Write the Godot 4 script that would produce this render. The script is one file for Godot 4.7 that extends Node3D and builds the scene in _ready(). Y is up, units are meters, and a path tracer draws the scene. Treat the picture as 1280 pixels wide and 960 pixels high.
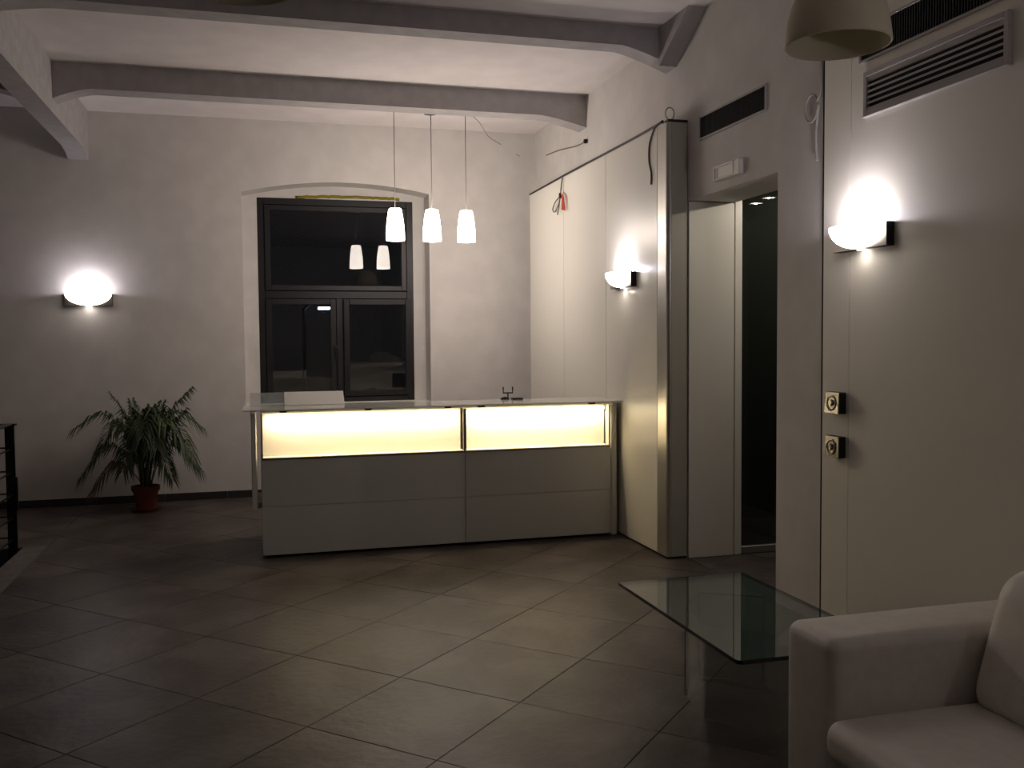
extends Node3D

const CEIL := 3.86
const WX := 3.02        # plane of the right wall
const PX := 2.86        # plane of the cladding that stands proud of it
const BZ := -10.0       # plane of the back wall

var used := {}
var M := {}
var rng := RandomNumberGenerator.new()

# ------------------------------------------------------------------ naming
func numbered(called: String) -> String:
	if not used.has(called):
		used[called] = 0
		return called
	used[called] += 1
	return "%s_%03d" % [called, used[called]]

func thing(called: String, label: String, category: String, at := Vector3.ZERO, turn := 0.0, group := "") -> Node3D:
	var o := Node3D.new()
	o.name = numbered(called)
	add_child(o)
	o.position = at
	o.rotation.y = turn
	o.set_meta("label", label)
	o.set_meta("category", category)
	if group != "":
		o.set_meta("group", group)
	return o

func structure(called: String, label: String, category: String) -> Node3D:
	var o := thing(called, label, category)
	o.set_meta("kind", "structure")
	return o

func put(called: String, mesh: Mesh, mat: Material, parent: Node) -> MeshInstance3D:
	var o := MeshInstance3D.new()
	var n := called
	var k := 0
	while parent.has_node(NodePath(n)):
		k += 1
		n = "%s_%03d" % [called, k]
	o.name = n
	o.mesh = mesh
	o.material_override = mat
	o.cast_shadow = GeometryInstance3D.SHADOW_CASTING_SETTING_ON
	parent.add_child(o, true)
	return o

# ------------------------------------------------------------------ shapes
func begin(smooth := false) -> SurfaceTool:
	var st := SurfaceTool.new()
	st.begin(Mesh.PRIMITIVE_TRIANGLES)
	st.set_smooth_group(0 if smooth else -1)
	return st

func done(st: SurfaceTool) -> ArrayMesh:
	st.generate_normals()
	return st.commit()

func tri(st: SurfaceTool, a: Vector3, b: Vector3, c: Vector3) -> void:   # seen counter-clockwise from outside
	st.add_vertex(a); st.add_vertex(c); st.add_vertex(b)

func quad(st: SurfaceTool, a: Vector3, b: Vector3, c: Vector3, d: Vector3) -> void:
	tri(st, a, b, c); tri(st, a, c, d)

func face_out(st: SurfaceTool, pts: Array, mid: Vector3) -> void:   # a convex face turned away from mid
	var n: Vector3 = (pts[1] - pts[0]).cross(pts[2] - pts[0])
	var c := Vector3.ZERO
	for p in pts:
		c += p
	c /= pts.size()
	var order := pts.duplicate()
	if n.dot(c - mid) < 0:
		order.reverse()
	for i in range(1, order.size() - 1):
		tri(st, order[0], order[i], order[i + 1])

func add_box(st: SurfaceTool, lo: Vector3, hi: Vector3, bev := 0.0) -> void:
	var c := (lo + hi) / 2.0
	var h := (hi - lo).abs() / 2.0
	var b: float = minf(bev, minf(h.x, minf(h.y, h.z)) * 0.49)
	if b <= 0.00001:
		for ax in 3:
			for s in [-1.0, 1.0]:
				var p := []
				for q in [[-1, -1], [1, -1], [1, 1], [-1, 1]]:
					var v := Vector3.ZERO
					v[ax] = s * h[ax]
					v[(ax + 1) % 3] = q[0] * h[(ax + 1) % 3]
					v[(ax + 2) % 3] = q[1] * h[(ax + 2) % 3]
					p.append(c + v)
				face_out(st, p, c)
		return
	var corner := func(sx: float, sy: float, sz: float, ax: int) -> Vector3:
		var v := Vector3(sx * h.x, sy * h.y, sz * h.z)
		for k in 3:
			if k != ax:
				v[k] -= signf(v[k]) * b
		return c + v
	for ax in 3:
		var u := (ax + 1) % 3
		var w := (ax + 2) % 3
		for s in [-1.0, 1.0]:
			var p := []
			for q in [[-1.0, -1.0], [1.0, -1.0], [1.0, 1.0], [-1.0, 1.0]]:
				var g := Vector3.ZERO
				g[ax] = s; g[u] = q[0]; g[w] = q[1]
				p.append(corner.call(g.x, g.y, g.z, ax))
			face_out(st, p, c)
		for s in [-1.0, 1.0]:          # edges along w, between faces ax and u
			for t in [-1.0, 1.0]:
				var g1 := Vector3.ZERO
				g1[ax] = s; g1[u] = t; g1[w] = -1.0
				var g2 := g1
				g2[w] = 1.0
				face_out(st, [corner.call(g1.x, g1.y, g1.z, ax), corner.call(g2.x, g2.y, g2.z, ax), corner.call(g2.x, g2.y, g2.z, u), corner.call(g1.x, g1.y, g1.z, u)], c)
	for sx in [-1.0, 1.0]:
		for sy in [-1.0, 1.0]:
			for sz in [-1.0, 1.0]:
				face_out(st, [corner.call(sx, sy, sz, 0), corner.call(sx, sy, sz, 1), corner.call(sx, sy, sz, 2)], c)

func box(lo: Vector3, hi: Vector3, bev := 0.0) -> ArrayMesh:
	var st := begin()
	add_box(st, lo, hi, bev)
	return done(st)

func at_axis(ax: int, u: float, v: float, d: float) -> Vector3:   # extrusion along ax; u, v are the two others in x, y, z order
	if ax == 0:
		return Vector3(d, v, u)      # u = z, v = y
	if ax == 1:
		return Vector3(u, d, v)      # u = x, v = z
	return Vector3(u, v, d)          # u = x, v = y

func add_prism(st: SurfaceTool, poly: PackedVector2Array, ax: int, d0: float, d1: float) -> void:
	var p := poly.duplicate()
	if Geometry2D.is_polygon_clockwise(p):
		p.reverse()
	var flip := ax != 2              # (u, v, d) is left-handed for ax 0 and 1
	var ids := Geometry2D.triangulate_polygon(p)
	for i in range(0, ids.size(), 3):
		var t := [p[ids[i]], p[ids[i + 1]], p[ids[i + 2]]]
		if (t[1] - t[0]).cross(t[2] - t[0]) < 0:
			t.reverse()
		for side in [d0, d1]:
			var v := []
			for q in t:
				v.append(at_axis(ax, q.x, q.y, side))
			if (side == maxf(d0, d1)) == flip:
				v.reverse()
			tri(st, v[0], v[1], v[2])
	var lo := minf(d0, d1)
	var hi := maxf(d0, d1)
	for i in p.size():
		var a := p[i]
		var b := p[(i + 1) % p.size()]
		var v := [at_axis(ax, a.x, a.y, lo), at_axis(ax, b.x, b.y, lo), at_axis(ax, b.x, b.y, hi), at_axis(ax, a.x, a.y, hi)]
		if flip:
			v.reverse()
		quad(st, v[0], v[1], v[2], v[3])

func prism(poly: PackedVector2Array, ax: int, d0: float, d1: float) -> ArrayMesh:
	var st := begin()
	add_prism(st, poly, ax, d0, d1)
	return done(st)

func add_tube(st: SurfaceTool, pts: Array, r: float, sides := 8, r_end := -1.0) -> void:
	var rings := []
	var up := Vector3.UP
	for i in pts.size():
		var dir: Vector3 = (pts[mini(i + 1, pts.size() - 1)] - pts[maxi(i - 1, 0)]).normalized()
		if absf(dir.dot(up)) > 0.98:
			up = Vector3.RIGHT if absf(dir.x) < 0.9 else Vector3.FORWARD
		var side := dir.cross(up).normalized()
		up = side.cross(dir).normalized()
		var rr := r if r_end < 0 else lerpf(r, r_end, float(i) / (pts.size() - 1))
		var ring := []
		for k in sides:
			var a := TAU * k / sides
			ring.append(pts[i] + (side * cos(a) + up * sin(a)) * rr)
		rings.append(ring)
	for i in pts.size() - 1:
		for k in sides:
			var n := (k + 1) % sides
			quad(st, rings[i][k], rings[i][n], rings[i + 1][n], rings[i + 1][k])
	for k in range(1, sides - 1):
		tri(st, rings[0][0], rings[0][k + 1], rings[0][k])
		var e: Array = rings[pts.size() - 1]
		tri(st, e[0], e[k], e[k + 1])

func tube(pts: Array, r: float, sides := 8, r_end := -1.0) -> ArrayMesh:
	var st := begin(true)
	add_tube(st, pts, r, sides, r_end)
	return done(st)

func spline(pts: Array, n := 8) -> Array:    # Catmull-Rom through the points
	var out := []
	for i in pts.size() - 1:
		var a: Vector3 = pts[maxi(i - 1, 0)]
		var b: Vector3 = pts[i]
		var c: Vector3 = pts[i + 1]
		var d: Vector3 = pts[mini(i + 2, pts.size() - 1)]
		for k in n:
			out.append(b.cubic_interpolate(c, a, d, float(k) / n))
	out.append(pts[-1])
	return out

func add_lathe(st: SurfaceTool, prof: Array, segs := 32, at := Vector3.ZERO) -> void:   # [r, y] pairs, walked so that the outside lies to the right going up
	for i in prof.size() - 1:
		for k in segs:
			var a0 := TAU * k / segs
			var a1 := TAU * (k + 1) / segs
			var f := func(p: Array, a: float) -> Vector3: return at + Vector3(p[0] * cos(a), p[1], -p[0] * sin(a))
			var v := [f.call(prof[i], a0), f.call(prof[i], a1), f.call(prof[i + 1], a1), f.call(prof[i + 1], a0)]
			if prof[i][0] > 0.00001:
				tri(st, v[0], v[1], v[2] if prof[i + 1][0] > 0.00001 else v[3])
			if prof[i + 1][0] > 0.00001:
				tri(st, v[0], v[2], v[3])

func lathe(prof: Array, segs := 32, smooth := true) -> ArrayMesh:
	var st := begin(smooth)
	add_lathe(st, prof, segs)
	return done(st)

# ------------------------------------------------------------------ materials
func noise_tex(freq: float, a: Color, b: Color, as_normal := false, seed_ := 1, lo := 0.25, hi := 0.75) -> NoiseTexture2D:
	var n := FastNoiseLite.new()
	n.seed = seed_
	n.frequency = freq
	n.fractal_octaves = 5
	var t := NoiseTexture2D.new()
	t.width = 512
	t.height = 512
	t.seamless = true
	t.noise = n
	if as_normal:
		t.as_normal_map = true
		t.bump_strength = 4.0
	else:
		var g := Gradient.new()
		g.set_color(0, a)
		g.set_color(1, b)
		g.set_offset(0, lo)
		g.set_offset(1, hi)
		t.color_ramp = g
	return t

func mat(name_: String, c: Color, rough: float, metal := 0.0) -> StandardMaterial3D:
	var m := StandardMaterial3D.new()
	m.resource_name = name_
	m.albedo_color = c
	m.roughness = rough
	m.metallic = metal
	M[name_] = m
	return m

func textured(m: StandardMaterial3D, tex: Texture2D, scale_: float, normal: Texture2D = null, depth := 0.3) -> StandardMaterial3D:
	m.uv1_triplanar = true
	m.uv1_world_triplanar = true
	m.uv1_scale = Vector3.ONE * scale_
	m.albedo_texture = tex
	if normal:
		m.normal_enabled = true
		m.normal_texture = normal
		m.normal_scale = depth
	return m

func glow(name_: String, c: Color, energy: float) -> StandardMaterial3D:
	var m := mat(name_, Color(0.9, 0.9, 0.88), 0.4)
	m.emission_enabled = true
	m.emission = c
	m.emission_energy_multiplier = energy
	return m

func glass(name_: String, c: Color, rough := 0.02) -> StandardMaterial3D:
	var m := mat(name_, c, rough)
	m.transparency = BaseMaterial3D.TRANSPARENCY_ALPHA
	return m

func make_materials() -> void:
	textured(mat("plaster", Color(0.81, 0.795, 0.78), 0.9), noise_tex(0.012, Color(0.97, 0.97, 0.97), Color(1, 1, 1)), 0.5, noise_tex(0.08, Color.BLACK, Color.WHITE, true, 3), 0.025)
	textured(mat("ceiling_paint", Color(0.90, 0.875, 0.87), 0.9), noise_tex(0.012, Color(0.97, 0.97, 0.97), Color(1, 1, 1), false, 8), 0.4)
	textured(mat("beam_paint", Color(0.70, 0.685, 0.685), 0.85), noise_tex(0.02, Color(0.95, 0.95, 0.95), Color(1, 1, 1), false, 5), 0.6)
	mat("laminate", Color(0.86, 0.85, 0.81), 0.28)
	mat("board", Color(0.91, 0.895, 0.85), 0.6)
	mat("counter_body", Color(0.80, 0.80, 0.78), 0.5)
	mat("counter_white", Color(0.87, 0.86, 0.82), 0.4)
	mat("end_grey", Color(0.64, 0.63, 0.585), 0.4)
	mat("ground_edge", Color(0.03, 0.05, 0.045), 0.5)
	mat("groove", Color(0.08, 0.075, 0.07), 0.9)
	mat("dark_frame", Color(0.085, 0.08, 0.09), 0.4)
	mat("black_metal", Color(0.05, 0.05, 0.05), 0.4, 0.3)
	mat("dark_plastic", Color(0.07, 0.07, 0.075), 0.45)
	mat("steel", Color(0.62, 0.60, 0.57), 0.28, 0.9)
	mat("aluminium", Color(0.74, 0.73, 0.70), 0.33, 0.8)
	mat("vent_paint", Color(0.66, 0.64, 0.63), 0.6)
	mat("vent_dark", Color(0.10, 0.095, 0.10), 0.7)
	mat("vent_void", Color(0.02, 0.02, 0.02), 0.9)
	mat("white_plastic", Color(0.86, 0.85, 0.82), 0.45)
	mat("white_cable", Color(0.70, 0.68, 0.65), 0.6)
	mat("grey_cable", Color(0.42, 0.40, 0.38), 0.5)
	mat("black_cable", Color(0.10, 0.10, 0.10), 0.5)
	mat("red_cable", Color(0.78, 0.25, 0.18), 0.5)
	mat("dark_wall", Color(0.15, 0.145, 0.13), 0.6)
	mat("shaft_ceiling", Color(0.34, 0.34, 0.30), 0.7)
	mat("outside", Color(0.06, 0.06, 0.065), 0.9)
	for i in 4:
		var k: float = [1.0, 0.93, 1.06, 0.97][i]
		var t := textured(mat("tile_%d" % i, Color(0.335 * k, 0.31 * k, 0.295 * k), 0.40), noise_tex(0.006, Color(0.80, 0.79, 0.78), Color(1, 1, 1), false, 20 + i, 0.3, 0.7), 0.55, noise_tex(0.05, Color.BLACK, Color.WHITE, true, 31 + i), 0.10)
		t.metallic_specular = 0.30
	mat("grout", Color(0.24, 0.22, 0.21), 0.8)
	textured(mat("border_stone", Color(0.40, 0.38, 0.365), 0.6), noise_tex(0.02, Color(0.85, 0.85, 0.85), Color(1, 1, 1), false, 41), 0.7)
	mat("skirting", Color(0.18, 0.165, 0.16), 0.5)
	textured(mat("leather", Color(0.90, 0.875, 0.84), 0.45), noise_tex(0.02, Color(0.97, 0.97, 0.97), Color(1, 1, 1), false, 51), 1.2, noise_tex(0.15, Color.BLACK, Color.WHITE, true, 52), 0.07)
	mat("seam", Color(0.50, 0.48, 0.45), 0.7)
	mat("terracotta", Color(0.43, 0.19, 0.12), 0.8)
	mat("soil", Color(0.12, 0.09, 0.07), 1.0)
	mat("stem", Color(0.36, 0.40, 0.20), 0.6)
	mat("leaf", Color(0.14, 0.21, 0.085), 0.55)
	mat("leaf_pale", Color(0.19, 0.26, 0.11), 0.55)
	mat("leaf_brown", Color(0.34, 0.25, 0.15), 0.7)
	mat("shade_cream", Color(0.82, 0.79, 0.68), 0.6)
	mat("screen_white", Color(0.88, 0.87, 0.84), 0.5)
	mat("foam", Color(0.50, 0.47, 0.13), 0.9)
	mat("tape_brown", Color(0.35, 0.25, 0.17), 0.5)
	for n in ["leaf", "leaf_pale", "leaf_brown"]:
		M[n].backlight_enabled = true
		M[n].backlight = Color(0.12, 0.16, 0.05)
	M["shade_cream"].backlight_enabled = true
	M["shade_cream"].backlight = Color(0.12, 0.12, 0.10)
	glass("window_glass", Color(0.03, 0.03, 0.035, 0.03), 0.0).metallic_specular = 0.75
	glass("lift_glass", Color(0.20, 0.22, 0.20, 0.25), 0.01).metallic_specular = 0.7
	glass("table_glass", Color(0.30, 0.42, 0.38, 0.30), 0.01).metallic_specular = 0.6
	glass("table_edge", Color(0.03, 0.07, 0.06, 0.92), 0.1)
	glass("base_glass", Color(0.40, 0.48, 0.45, 0.14), 0.02)
	glass("base_edge", Color(0.12, 0.18, 0.16, 0.30), 0.05)
	glass("counter_glass", Color(0.86, 0.86, 0.82, 0.62), 0.12)
	glass("screen_glass", Color(0.62, 0.66, 0.66, 0.35), 0.05)
	glass("front_glass", Color(0.95, 0.95, 0.92, 0.04), 0.02)
	glow("pendant_glow", Color(1.0, 0.945, 0.90), 11.0)
	glow("sconce_glow", Color(1.0, 0.955, 0.93), 7.5)
	glow("tube_glow", Color(1.0, 0.94, 0.80), 4.0)
	glow("downlight_glow", Color(1.0, 0.92, 0.94), 14.0)
	glow("street_glow", Color(0.80, 0.86, 1.0), 12.0)

# ------------------------------------------------------------------ lights
func omni(parent: Node3D, at: Vector3, c: Color, e: float, size := 0.04) -> void:
	var l := OmniLight3D.new()
	l.name = "lamp_light"
	parent.add_child(l, true)
	l.position = at
	l.light_color = c
	l.light_energy = e
	l.light_size = size
	l.omni_range = 14.0
	l.omni_attenuation = 2.0
	l.shadow_enabled = true

func area(parent: Node3D, at: Vector3, toward: Vector3, size: Vector2, c: Color, e: float) -> void:
	var l := AreaLight3D.new()
	l.name = "strip_light"
	parent.add_child(l, true)
	l.position = at
	l.basis = Basis.looking_at(toward, Vector3.UP if absf(toward.normalized().y) < 0.99 else Vector3.BACK)
	l.area_size = size
	l.light_color = c
	l.light_energy = e
	l.area_range = 12.0
	l.area_attenuation = 2.0
	l.shadow_enabled = true

# ------------------------------------------------------------------ setting
func build_floor() -> void:
	var f := structure("floor", "dark grey-brown stone tile floor laid diagonally with thin dark joints", "floor")
	var hole := PackedVector2Array([Vector2(-3.6, -8.05), Vector2(-1.78, -8.05), Vector2(-1.78, -3.0), Vector2(-3.6, -3.0)])
	var st := begin()
	add_box(st, Vector3(-1.78, -0.25, -10.45), Vector3(4.9, -0.004, 2.6))
	add_box(st, Vector3(-4.6, -0.25, -10.45), Vector3(-1.78, -0.004, -8.05))
	add_box(st, Vector3(-4.6, -0.25, -3.0), Vector3(-1.78, -0.004, 2.6))
	add_box(st, Vector3(-4.6, -0.25, -8.05), Vector3(-3.6, -0.004, -3.0))
	put("grout_bed", done(st), M.grout, f)
	# diagonal tiles: joints run along x + z = const and x - z = const
	var step := 0.92
	var gap := 0.0016
	var areas := [
		PackedVector2Array([Vector2(-1.60, -9.99), Vector2(WX, -9.99), Vector2(WX, -0.2), Vector2(-1.60, -0.2)]),
		PackedVector2Array([Vector2(-4.4, -9.99), Vector2(-1.604, -9.99), Vector2(-1.604, -8.07), Vector2(-4.4, -8.07)]),
		PackedVector2Array([Vector2(WX + 0.004, -6.18), Vector2(4.55, -6.18), Vector2(4.55, -5.0), Vector2(WX + 0.004, -5.0)])]
	for i in range(-12, 12):
		for j in range(-6, 14):
			var s0 := -2.82 + step * i + gap
			var s1 := -2.82 + step * (i + 1) - gap
			var d0 := 5.02 + step * j + gap
			var d1 := 5.02 + step * (j + 1) - gap
			var cell := PackedVector2Array()
			for q in [[s0, d0], [s1, d0], [s1, d1], [s0, d1]]:
				cell.append(Vector2((q[0] + q[1]) / 2.0, (q[0] - q[1]) / 2.0))
			for a in areas:
				for piece in Geometry2D.intersect_polygons(cell, a):
					var extent := 0.0
					for q in piece:
						extent = maxf(extent, q.distance_to(piece[0]))
					if extent < 0.06:
						continue
					var h := rng.randf_range(-0.0004, 0.0004)
					var m := begin()
					var top: Array = Geometry2D.offset_polygon(piece, -0.0015)
					add_prism(m, piece, 1, -0.004, -0.0012 + h)
					if top.size() == 1:
						add_prism(m, top[0], 1, -0.0012 + h, h)
					put("floor_tile", done(m), M["tile_%d" % rng.randi_range(0, 3)], f)
	var t := structure("trim_1", "pale flush stone border strip along the stair opening", "floor border")
	put("border_strip", box(Vector3(-1.78, -0.02, -8.07), Vector3(-1.604, 0.004, -3.0), 0.002), M.border_stone, t)
	var w := structure("trim_2", "dark walls and landing down in the stair opening", "stairwell")
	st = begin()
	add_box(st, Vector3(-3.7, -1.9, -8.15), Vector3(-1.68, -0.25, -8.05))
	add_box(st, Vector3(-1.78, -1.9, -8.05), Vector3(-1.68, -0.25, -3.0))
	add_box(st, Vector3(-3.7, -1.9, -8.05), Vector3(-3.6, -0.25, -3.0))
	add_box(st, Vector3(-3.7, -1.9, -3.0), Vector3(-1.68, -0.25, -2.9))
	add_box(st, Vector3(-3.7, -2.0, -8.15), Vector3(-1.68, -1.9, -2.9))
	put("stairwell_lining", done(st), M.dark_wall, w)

func build_walls() -> void:
	# back wall with the arched window niche
	var wb := structure("wall_back", "pale plaster back wall with a deep arched window niche", "wall")
	var st := begin()
	var x0 := -0.095
	var x1 := 1.836
	add_prism(st, PackedVector2Array([Vector2(-4.6, -0.25), Vector2(x0, -0.25), Vector2(x0, CEIL + 0.2), Vector2(-4.6, CEIL + 0.2)]), 2, BZ, BZ - 0.45)
	add_prism(st, PackedVector2Array([Vector2(x1, -0.25), Vector2(3.39, -0.25), Vector2(3.39, CEIL + 0.2), Vector2(x1, CEIL + 0.2)]), 2, BZ, BZ - 0.45)
	add_prism(st, PackedVector2Array([Vector2(x0, -0.25), Vector2(x1, -0.25), Vector2(x1, 0.92), Vector2(x0, 0.92)]), 2, BZ, BZ - 0.45)
	var arch := PackedVector2Array([Vector2(x1, CEIL + 0.2), Vector2(x0, CEIL + 0.2)])
	for k in 25:
		var t := k / 24.0
		arch.append(Vector2(lerpf(x0, x1, t), lerpf(3.125, 3.165, t) + 0.11 * (1.0 - pow(2.0 * t - 1.0, 2.0))))
	add_prism(st, arch, 2, BZ, BZ - 0.45)
	put("plaster", done(st), M.plaster, wb)
	put("window_sill", box(Vector3(x0, 0.915, BZ - 0.30), Vector3(x1, 0.945, BZ - 0.002), 0.004), M.white_plastic, wb)
	# right wall with the lift opening
	var wr := structure("wall_right", "pale plaster right wall with an opening to the lift lobby", "wall")
	st = begin()
	var cx := 3.39
	add_box(st, Vector3(WX, -0.25, -10.45), Vector3(cx, CEIL + 0.2, -6.215))
	add_box(st, Vector3(WX, 2.585, -6.215), Vector3(cx, CEIL + 0.2, -5.0))
	add_box(st, Vector3(WX, -0.25, -5.0), Vector3(cx, CEIL + 0.2, 2.6))
	put("plaster", done(st), M.plaster, wr)
	var wl := structure("wall_left", "pale plaster left wall beyond the stairs", "wall")
	put("plaster", box(Vector3(-4.8, -2.0, -10.45), Vector3(-4.5, CEIL + 0.2, 2.6)), M.plaster, wl)
	var wf := structure("wall_front", "pale plaster wall behind the camera", "wall")
	put("plaster", box(Vector3(-4.8, -0.25, 2.5), Vector3(3.39, CEIL + 0.2, 2.8)), M.plaster, wf)
	var c := structure("ceiling", "white painted ceiling between the plaster beams", "ceiling")
	put("plaster", box(Vector3(-4.8, CEIL, -10.45), Vector3(3.39, CEIL + 0.25, 2.8)), M.ceiling_paint, c)
	var b := structure("baseboard_back", "dark grey tile skirting along the foot of the back wall", "baseboard")
	var tiles := 0
	var x := -4.5
	while x < WX - 0.05:
		var e := minf(x + 0.6005, WX)
		put("skirting_tile", box(Vector3(x, 0.0, BZ), Vector3(e - 0.001, 0.075, BZ + 0.011), 0.002), M.skirting, b)
		x += 0.601
		tiles += 1
	# lobby behind the opening and the lift car behind its glass
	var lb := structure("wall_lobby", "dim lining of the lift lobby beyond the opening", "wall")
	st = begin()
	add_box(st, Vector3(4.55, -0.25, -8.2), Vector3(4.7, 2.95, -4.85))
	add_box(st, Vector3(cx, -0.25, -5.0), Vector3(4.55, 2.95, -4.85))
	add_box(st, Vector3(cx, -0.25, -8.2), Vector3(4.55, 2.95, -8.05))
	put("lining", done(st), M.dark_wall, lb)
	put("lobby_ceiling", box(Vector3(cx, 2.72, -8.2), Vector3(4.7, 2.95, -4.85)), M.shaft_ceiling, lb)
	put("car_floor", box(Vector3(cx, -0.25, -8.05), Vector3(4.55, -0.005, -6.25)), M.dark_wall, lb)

func haunched(xa: float, xb: float, y_low: float, xl: float, yl: float, xr: float, yr: float) -> PackedVector2Array:
	# side view of a ceiling beam, dropping towards both ends
	var p := PackedVector2Array([Vector2(xa, CEIL), Vector2(xa, yl)])
	for k in 7:
		var t := k / 6.0
		p.append(Vector2(lerpf(xa, xl, t) if k else xa + 0.001, lerpf(yl, y_low, 1.0 - pow(1.0 - t, 1.5))))
	for k in 7:
		var t := k / 6.0
		p.append(Vector2(lerpf(xr, xb, t) if k < 6 else xb - 0.001, lerpf(y_low, yr, pow(t, 1.25))))
	p.append(Vector2(xb, yr))
	p.append(Vector2(xb, CEIL))
	return p

func build_beams() -> void:
	var names := [["trim_3", "nearest grey plaster ceiling beam crossing the room, cut by the photo's top edge"], ["trim_4", "second grey plaster ceiling beam above the reception counter"], ["trim_5", "plaster beam running front to back at left, meeting the back wall"], ["trim_6", "sloping plaster haunch on the right wall at the nearest beam's end"]]
	var o := structure(names[0][0], names[0][1], "ceiling beam")
	put("beam", prism(haunched(-1.52, WX, 3.715, -1.15, 3.665, 2.60, 3.585), 2, -6.40, -6.575), M.beam_paint, o)
	put("beam", prism(haunched(-4.5, -1.70, 3.715, -4.1, 3.60, -2.1, 3.585), 2, -6.40, -6.575), M.beam_paint, o)
	o = structure(names[1][0], names[1][1], "ceiling beam")
	put("beam", prism(haunched(-1.52, WX, 3.658, -1.22, 3.566, 2.58, 3.568), 2, -8.32, -8.525), M.beam_paint, o)
	put("beam", prism(haunched(-4.5, -1.70, 3.658, -4.1, 3.566, -2.1, 3.566), 2, -8.32, -8.525), M.beam_paint, o)
	o = structure(names[2][0], names[2][1], "ceiling beam")
	put("beam", prism(PackedVector2Array([Vector2(BZ, CEIL), Vector2(2.5, CEIL), Vector2(2.5, 3.45), Vector2(-9.66, 3.45), Vector2(-9.82, 3.425), Vector2(-9.93, 3.395), Vector2(BZ, 3.385)]), 0, -1.70, -1.52), M.beam_paint, o)
	o = structure(names[3][0], names[3][1], "haunch")
	put("haunch", prism(PackedVector2Array([Vector2(-6.40, CEIL), Vector2(-5.92, CEIL), Vector2(-6.39, 3.585), Vector2(-6.40, 3.585)]), 0, 2.885, WX), M.beam_paint, o)

func frame_of(parent: Node3D, called: String, x0: float, x1: float, y0: float, y1: float, w: float, z0: float, z1: float, m: Material) -> MeshInstance3D:
	var st := begin()
	add_box(st, Vector3(x0, y0, z0), Vector3(x0 + w, y1, z1), 0.004)
	add_box(st, Vector3(x1 - w, y0, z0), Vector3(x1, y1, z1), 0.004)
	add_box(st, Vector3(x0 + w, y0, z0), Vector3(x1 - w, y0 + w, z1), 0.004)
	add_box(st, Vector3(x0 + w, y1 - w, z0), Vector3(x1 - w, y1, z1), 0.004)
	return put(called, done(st), m, parent)

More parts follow.
